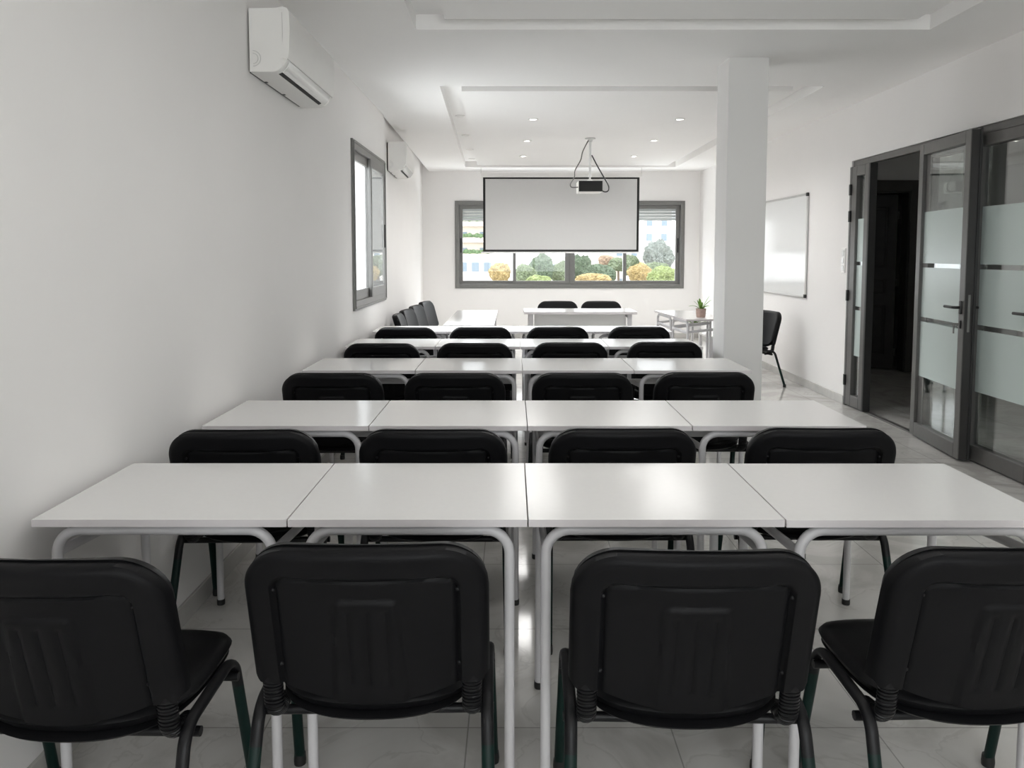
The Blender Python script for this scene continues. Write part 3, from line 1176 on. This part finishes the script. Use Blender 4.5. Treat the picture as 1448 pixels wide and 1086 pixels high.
xform(bm, Matrix.Translation((0.06, 0.155, -0.565)) @ Matrix.Rotation(-PI / 2, 4, 'X'))
obj('lens', bm, M['black_plastic'], t, smooth=True)


def smooth_path(pts, n=8):
    pts = [Vector(p) for p in pts]
    out = []
    for i in range(len(pts) - 1):
        p0, p1, p2, p3 = pts[max(i - 1, 0)], pts[i], pts[i + 1], pts[min(i + 2, len(pts) - 1)]
        for k in range(n):
            u = k / n
            out.append(0.5 * ((2 * p1) + (p2 - p0) * u + (2 * p0 - 5 * p1 + 4 * p2 - p3) * u * u + (3 * p1 - p0 - 3 * p2 + p3) * u ** 3))
    out.append(pts[-1])
    return out


bm = new_bm()
tube(bm, smooth_path([(-0.025, -0.02, -0.03), (-0.09, -0.03, -0.16), (-0.115, -0.04, -0.26), (-0.18, -0.05, -0.38), (-0.19, -0.06, -0.46), (-0.235, -0.07, -0.54), (-0.225, -0.08, -0.578), (-0.175, -0.085, -0.582), (-0.14, -0.085, -0.578)]), 0.0065, 8)
o = obj('cable', bm, M['alu'], t, smooth=True)
bm = new_bm()
tube(bm, smooth_path([(0.018, -0.01, -0.20), (0.09, -0.03, -0.34), (0.17, -0.05, -0.48), (0.212, -0.06, -0.56), (0.21, -0.07, -0.615), (0.175, -0.08, -0.633), (0.136, -0.085, -0.622)]), 0.0075, 8)
obj('cable', bm, M['black_plastic'], t, smooth=True)

# ------------------------------------------------------------------ ceiling lamps
def downlight(x, y, z, lab, lit=True, watt=34):
    t = thing('downlight', lab, 'ceiling light', (x, y, z), 0, 'round lit downlights' if lit else 'unlit spots in the ceiling groove')
    bm = new_bm()
    lathe(bm, [(0.037, 0.0), (0.052, 0.0), (0.054, -0.004), (0.050, -0.008), (0.038, -0.008), (0.035, -0.003), (0.037, 0.0)], seg=24)
    obj('trim_ring', bm, M['white_plastic'], t, smooth=True)
    bm = new_bm()
    lathe(bm, [(0, -0.003), (0.036, -0.003), (0.036, -0.0005), (0, -0.0005)], seg=24)
    obj('diffuser', bm, M['lamp'] if lit else M['white_plastic'], t)
    if lit:
        d = bpy.data.lights.new('downlight_bulb', 'SPOT')
        d.energy = watt
        d.spot_size = math.radians(168)
        d.spot_blend = 0.7
        d.shadow_soft_size = 0.32
        d.color = (1.0, 0.985, 0.965)
        o = bpy.data.objects.new('downlight_bulb', d)
        COL.objects.link(o)
        o.parent = t
        o.location = (0, 0, -0.02)
    return t


DLL = ['before the projector, on the air conditioner side', 'before the projector, on the pillar side', 'level with the projector, on the air conditioner side',
       'level with the projector, on the whiteboard side', 'over the screen, on the air conditioner side', 'over the screen, on the whiteboard side']
for (x, y), l in zip([(0.213, 7.873), (1.695, 7.873), (0.181, 9.36), (1.703, 9.33), (0.157, 10.82), (1.701, 10.82)], DLL):
    downlight(x, y, 2.758, 'round lit downlight in the ceiling panel ' + l)
for i, (x, y) in enumerate([(0.2, 1.4), (1.75, 1.4), (0.2, 2.8), (1.75, 2.8), (0.2, 3.9), (1.75, 3.9)]):  # out-of-view downlights added as extra light for the rear tables
    downlight(x, y, 2.758, 'added unseen downlight over the rear tables, ' + ['first on the air conditioner side', 'first on the glass door side', 'second on the air conditioner side', 'second on the glass door side', 'third on the air conditioner side', 'third on the glass door side'][i], True, 9)
GL = ['first, farthest from the screen', 'second', 'third', 'last, beside the screen']
for (x, y), l in zip([(-0.545, 8.16), (-0.560, 9.46), (-0.585, 10.75), (-0.610, 11.80)], GL):
    downlight(x, y, 2.84, 'faint unlit round spot in the ceiling groove, ' + l, False)

# ------------------------------------------------------------------ whiteboard and switch
t = thing('whiteboard', 'large glossy whiteboard with black corners on the wall past the glass doors', 'whiteboard', (XR, 8.067, 0.94), PI / 2)
BL, BH = 1.9, 1.095
bm = new_bm()
box(bm, 0.012, BL - 0.012, 0.004, 0.016, 0.012, BH - 0.012)
obj('board', bm, M['board'], t)
bm = new_bm()
ring(bm, 0, BL, 0, BH, 0.022, 0.002, 0.024)
obj('frame', bm, M['silver'], t)
for x0, z0 in ((-0.004, -0.004), (BL - 0.036, -0.004), (-0.004, BH - 0.036), (BL - 0.036, BH - 0.036)):
    bm = new_bm()
    box(bm, x0, x0 + 0.04, 0.001, 0.028, z0, z0 + 0.04, 0.008)
    obj('corner', bm, M['black_plastic'], t, smooth=True)

t = thing('light_switch', 'tall white light switch plate on the wall beside the grey door frame', 'light switch', (XR, 7.186, 1.338), PI / 2)
bm = new_bm()
box(bm, -0.042, 0.042, 0.0, 0.010, -0.115, 0.115, 0.004)
obj('plate', bm, M['white_plastic'], t)
for z in (-0.072, 0.0, 0.072):
    bm = new_bm()
    box(bm, -0.022, 0.022, 0.0095, 0.015, z - 0.026, z + 0.026, 0.003)
    obj('rocker', bm, M['flap'], t)

# ------------------------------------------------------------------ plants
def leaf_blade(bm, az, length, width, lift, droop, base=(0, 0, 0), twist=0.0):
    n = 9
    prev = None
    ca, sa = math.cos(az), math.sin(az)
    for i in range(n + 1):
        u = i / n
        r = length * (u * math.cos(lift) + 0.25 * droop * u * u)
        z = length * (u * math.sin(lift) - droop * u * u)
        w = width * (0.5 + 1.1 * u) * (1 - u) ** 0.6 if u < 1 else 0.0008
        w = max(w, 0.0008)
        c = Vector((base[0] + r * ca, base[1] + r * sa, base[2] + z))
        s = Vector((-sa, ca, 0.0)) * w
        dn = Vector((0, 0, -0.25 * w))
        row = [bm.verts.new(c - s), bm.verts.new(c + dn), bm.verts.new(c + s), bm.verts.new(c + dn - Vector((0, 0, 0.0012)))]
        if prev:
            for a, b in ((0, 1), (1, 2), (2, 3), (3, 0)):
                bm.faces.new((prev[a], prev[b], row[b], row[a]))
        prev = row
    return bm


t = thing('potted_plant', 'small spiky green plant in a pinkish clay pot on the white table', 'potted plant', (2.003, 8.12, TH))
bm = new_bm()
lathe(bm, [(0, 0), (0.044, 0), (0.047, 0.004), (0.054, 0.088), (0.053, 0.092), (0.048, 0.092), (0.046, 0.075), (0, 0.075)], seg=28)
obj('pot', bm, M['pot'], t, smooth=True)
bm = new_bm()
lathe(bm, [(0, 0.078), (0.03, 0.079), (0.0455, 0.0765), (0.0455, 0.0755), (0, 0.0755)], seg=20)
obj('soil', bm, M['soil'], t, smooth=True)
specs = [(3.3, 0.15, 0.9, 0.55), (2.9, 0.14, 1.2, 0.35), (0.1, 0.16, 1.0, 0.25), (0.5, 0.13, 0.75, 0.45), (1.6, 0.14, 1.25, 0.2), (4.6, 0.13, 1.1, 0.3), (5.4, 0.12, 0.9, 0.4), (2.3, 0.12, 1.3, 0.2), (0.0, 0.17, 1.15, 0.12)]
for az, ln, lf_, dr in specs:
    bm = new_bm()
    leaf_blade(bm, az, ln * 1.15, 0.020, lf_, dr, (0.006 * math.cos(az), 0.006 * math.sin(az), 0.077))
    obj('leaf', bm, M['leaf'], t, smooth=True)

t = thing('planter_on_stand', 'bushy green plant in a white planter on a thin wire stand beneath the plant table', 'potted plant', (2.31, 9.64, 0))
bm = new_bm()
lathe(bm, [(0, 0.455), (0.062, 0.455), (0.086, 0.515), (0.086, 0.52), (0.078, 0.52), (0.072, 0.505), (0, 0.505)], seg=4)
xform(bm, Matrix.Rotation(PI / 4, 4, 'Z'))
obj('planter', bm, M['mesh_white'], t)
for sx in (-1, 1):
    for sy in (-1, 1):
        bm = new_bm()
        tube(bm, [(0.055 * sx, 0.055 * sy, 0.47), (0.085 * sx, 0.085 * sy, 0.0)], 0.006, 8)
        obj('leg', bm, M['mesh_white'], t, smooth=True)
for k in range(22):
    bm = new_bm()
    leaf_blade(bm, k * 2.4, 0.17 + 0.06 * random.random(), 0.016, 0.5 + 0.8 * random.random(), 0.3, (0.02 * math.cos(k), 0.02 * math.sin(k), 0.506))
    obj('leaf', bm, M['leaf_dark'] if k % 3 else M['leaf'], t, smooth=True)

t = thing('low_table', 'low white square table half hidden behind the pillar', 'table', (2.70, 9.25, 0))
bm = new_bm()
box(bm, -0.38, 0.16, -0.28, 0.28, 0.405, 0.43, 0.003, 1)
obj('tabletop', bm, M['top'], t)
for sx in (-0.35, 0.13):
    for sy in (-0.25, 0.25):
        bm = new_bm()
        box(bm, sx - 0.014, sx + 0.014, sy - 0.014, sy + 0.014, 0, 0.404, 0.003, 1)
        obj('leg', bm, M['tube'], t)

# ------------------------------------------------------------------ outside the windows (an upper floor; ground far below)
bm = new_bm()
box(bm, -80, 90, 30, 190, -8.3, -8.0)
struct(obj('ground', bm, mat('pale_ground', (0.50, 0.47, 0.42), 0.9, noise=0.1, nscale=0.2)))


def tree(name, x, y, ztop, rx, rz, color, label, seed):
    t = thing(name, label, 'tree', (x, y, -8.0), 0, 'trees outside the window')
    rnd = random.Random(seed)
    bm = new_bm()
    h = ztop + 8.0
    r = bmesh.ops.create_icosphere(bm, subdivisions=5, radius=1.0)
    ph = [(Vector((rnd.uniform(-1, 1), rnd.uniform(-1, 1), rnd.uniform(-1, 1))).normalized(), rnd.uniform(5, 15), rnd.uniform(0, 6)) for _ in range(14)]
    lobes = [Vector((rnd.uniform(-1, 1), rnd.uniform(-1, 1), rnd.uniform(-0.4, 1))).normalized() for _ in range(9)]
    for v in bm.verts:
        n = v.co.normalized()
        k = 0.80 + 0.22 * max(max(0, n.dot(l)) ** 6 for l in lobes)
        k += sum(0.016 * math.sin(f * n.dot(d) + p) for d, f, p in ph)
        k += rnd.uniform(-0.07, 0.07)
        v.co = Vector((n.x * rx * k, n.y * rx * k, n.z * rz * k + h - rz))
    obj('crown', bm, tree_mat(name + '_leaves', color), t)
    bm = new_bm()
    tube(bm, [(0, 0, 0), (0.1, 0, (h - rz) * 0.5), (0, 0, h - rz)], 0.28, 8, radii=[1, 0.8, 0.5])
    obj('trunk', bm, mat('bark', (0.20, 0.15, 0.11), 0.9, noise=0.2), t, smooth=True)


DG, MG, LG, YE, BG, OR = (0.11, 0.145, 0.095), (0.17, 0.205, 0.125), (0.24, 0.285, 0.12), (0.38, 0.29, 0.14), (0.20, 0.22, 0.20), (0.38, 0.28, 0.20)
trees = [('yellow_tree', 707, 370, 14, 15, YE, 108, 'round yellow tree seen through the first pane beside the low white building'),
         ('dark_tree', 765, 358, 16, 22, DG, 112, 'tall dark green tree under the screen, in the second window pane'),
         ('pale_bush', 744, 372, 14, 16, MG, 104, 'mid green bush beside the tall dark tree'),
         ('light_bush', 762, 388, 16, 10, LG, 98, 'light yellow-green bush at the foot of the dark tree'),
         ('green_tree', 794, 368, 13, 18, MG, 116, 'green tree next to the white post, just before the middle stile'),
         ('round_tree', 822, 358, 13, 20, DG, 118, 'rounded dark tree just past the middle window stile'),
         ('wide_tree', 850, 371, 20, 17, DG, 110, 'wide dark green tree above the yellow bush'),
         ('yellow_bush', 838, 386, 23, 10, YE, 96, 'wide low yellow bush at the bottom of the third pane'),
         ('umbrella_pine', 874, 364, 15, 9, MG, 122, 'flat topped green tree by the third window mullion'),
         ('ochre_tree', 858, 360, 12, 8, OR, 126, 'rust coloured tree far behind the dark trees'),
         ('big_tree', 930, 340, 19, 24, BG, 128, 'large bluish green tree in the last pane, under the pale tower'),
         ('olive_tree', 905, 372, 16, 14, YE, 108, 'yellow tree beside the last window mullion'),
         ('hedge_tree', 928, 368, 18, 15, MG, 116, 'green tree below the large bluish tree'),
         ('bright_bush', 940, 375, 22, 16, LG, 100, 'bright green bush filling the lower corner of the last pane'),
         ('mid_tree', 892, 360, 13, 14, MG, 132, 'green tree behind the yellow tree in the last pane')]
for i, (n, px, top, rx, rz, c, dist, lab) in enumerate(trees):
    k = dist / 1086.0
    tree(n, (px - 724) * k, dist, 1.4 - (top - 359) * k, rx * k * 1.15, rz * k * 1.15, c, lab, 40 + i)

M['facade'] = mat('pale_facade', (0.78, 0.75, 0.72), 0.8, noise=0.05, nscale=0.5)
M['facade2'] = mat('cream_facade', (0.74, 0.66, 0.58), 0.8, noise=0.05, nscale=0.5)
M['window_blue'] = mat('blue_grey_window', (0.22, 0.28, 0.34), 0.3, noise=0.1)
M['roofing'] = mat('white_roof', (0.75, 0.73, 0.70), 0.8, noise=0.05)


def building(name, label, x0, x1, y0, z1, depth, rows, colsn, m, balcony=False):
    t = thing(name, label, 'building', ((x0 + x1) / 2, y0, -8.0))
    w = x1 - x0
    h = z1 + 8.0
    bm = new_bm()
    box(bm, -w / 2, w / 2, 0, depth, 0, h)
    obj('wall', bm, m, t)
    bm = new_bm()
    box(bm, -w / 2 - 0.2, w / 2 + 0.2, -0.2, depth + 0.2, h, h + 0.3)
    obj('roof', bm, M['roofing'], t)
    for r in range(rows):
        zc = h - 1.6 - r * 2.9
        if zc < 1:
            break
        for c in range(colsn):
            xc = -w / 2 + w * (c + 0.5) / colsn
            bm = new_bm()
            box(bm, xc - 0.55, xc + 0.55, -0.06, 0.02, zc - 0.7, zc + 0.7)
            obj('window', bm, M['window_blue'], t)
        if balcony:
            bm = new_bm()
            box(bm, -w / 2 + 0.4, w / 2 - 0.2, -1.3, -0.001, zc - 1.25, zc - 1.1)
            box(bm, -w / 2 + 0.4, w / 2 - 0.2, -1.3, -1.2, zc - 1.1, zc - 0.35)
            obj('balcony', bm, m, t)
            bm = new_bm()
            rnd = random.Random(r)
            for q in range(9):
                xx = -w / 2 + 0.8 + (w - 1.5) * q / 8
                bmesh.ops.create_icosphere(bm, subdivisions=2, radius=0.35 + 0.2 * rnd.random(), matrix=Matrix.Translation((xx, -1.0, zc - 0.15 + 0.2 * rnd.random())))
            p = obj('balcony_plants', bm, tree_mat('balcony_greenery', (0.12, 0.19, 0.09)), t)
            p['kind'] = 'stuff'
    return t


building('apartment_block', 'pale apartment block with planted balconies in the first window pane', -10.4, -3.6, 140, 9.2, 9, 5, 2, M['facade2'], True)
building('low_white_building', 'low white building with blue windows behind the yellow tree', -8.4, -1.0, 118, 1.0, 8, 1, 4, M['facade'])
building('white_annex', 'narrow white building behind the trees of the second pane', 5.6, 9.6, 124, 0.6, 7, 1, 2, M['facade'])
building('white_tower', 'tall pale tower block behind the large bluish tree', 19.5, 31.0, 150, 12.0, 10, 6, 4, M['facade'])
building('roofed_house', 'low cream house behind the dark trees of the third pane', 11.0, 19.0, 136, 0.4, 8, 1, 3, M['facade2'])
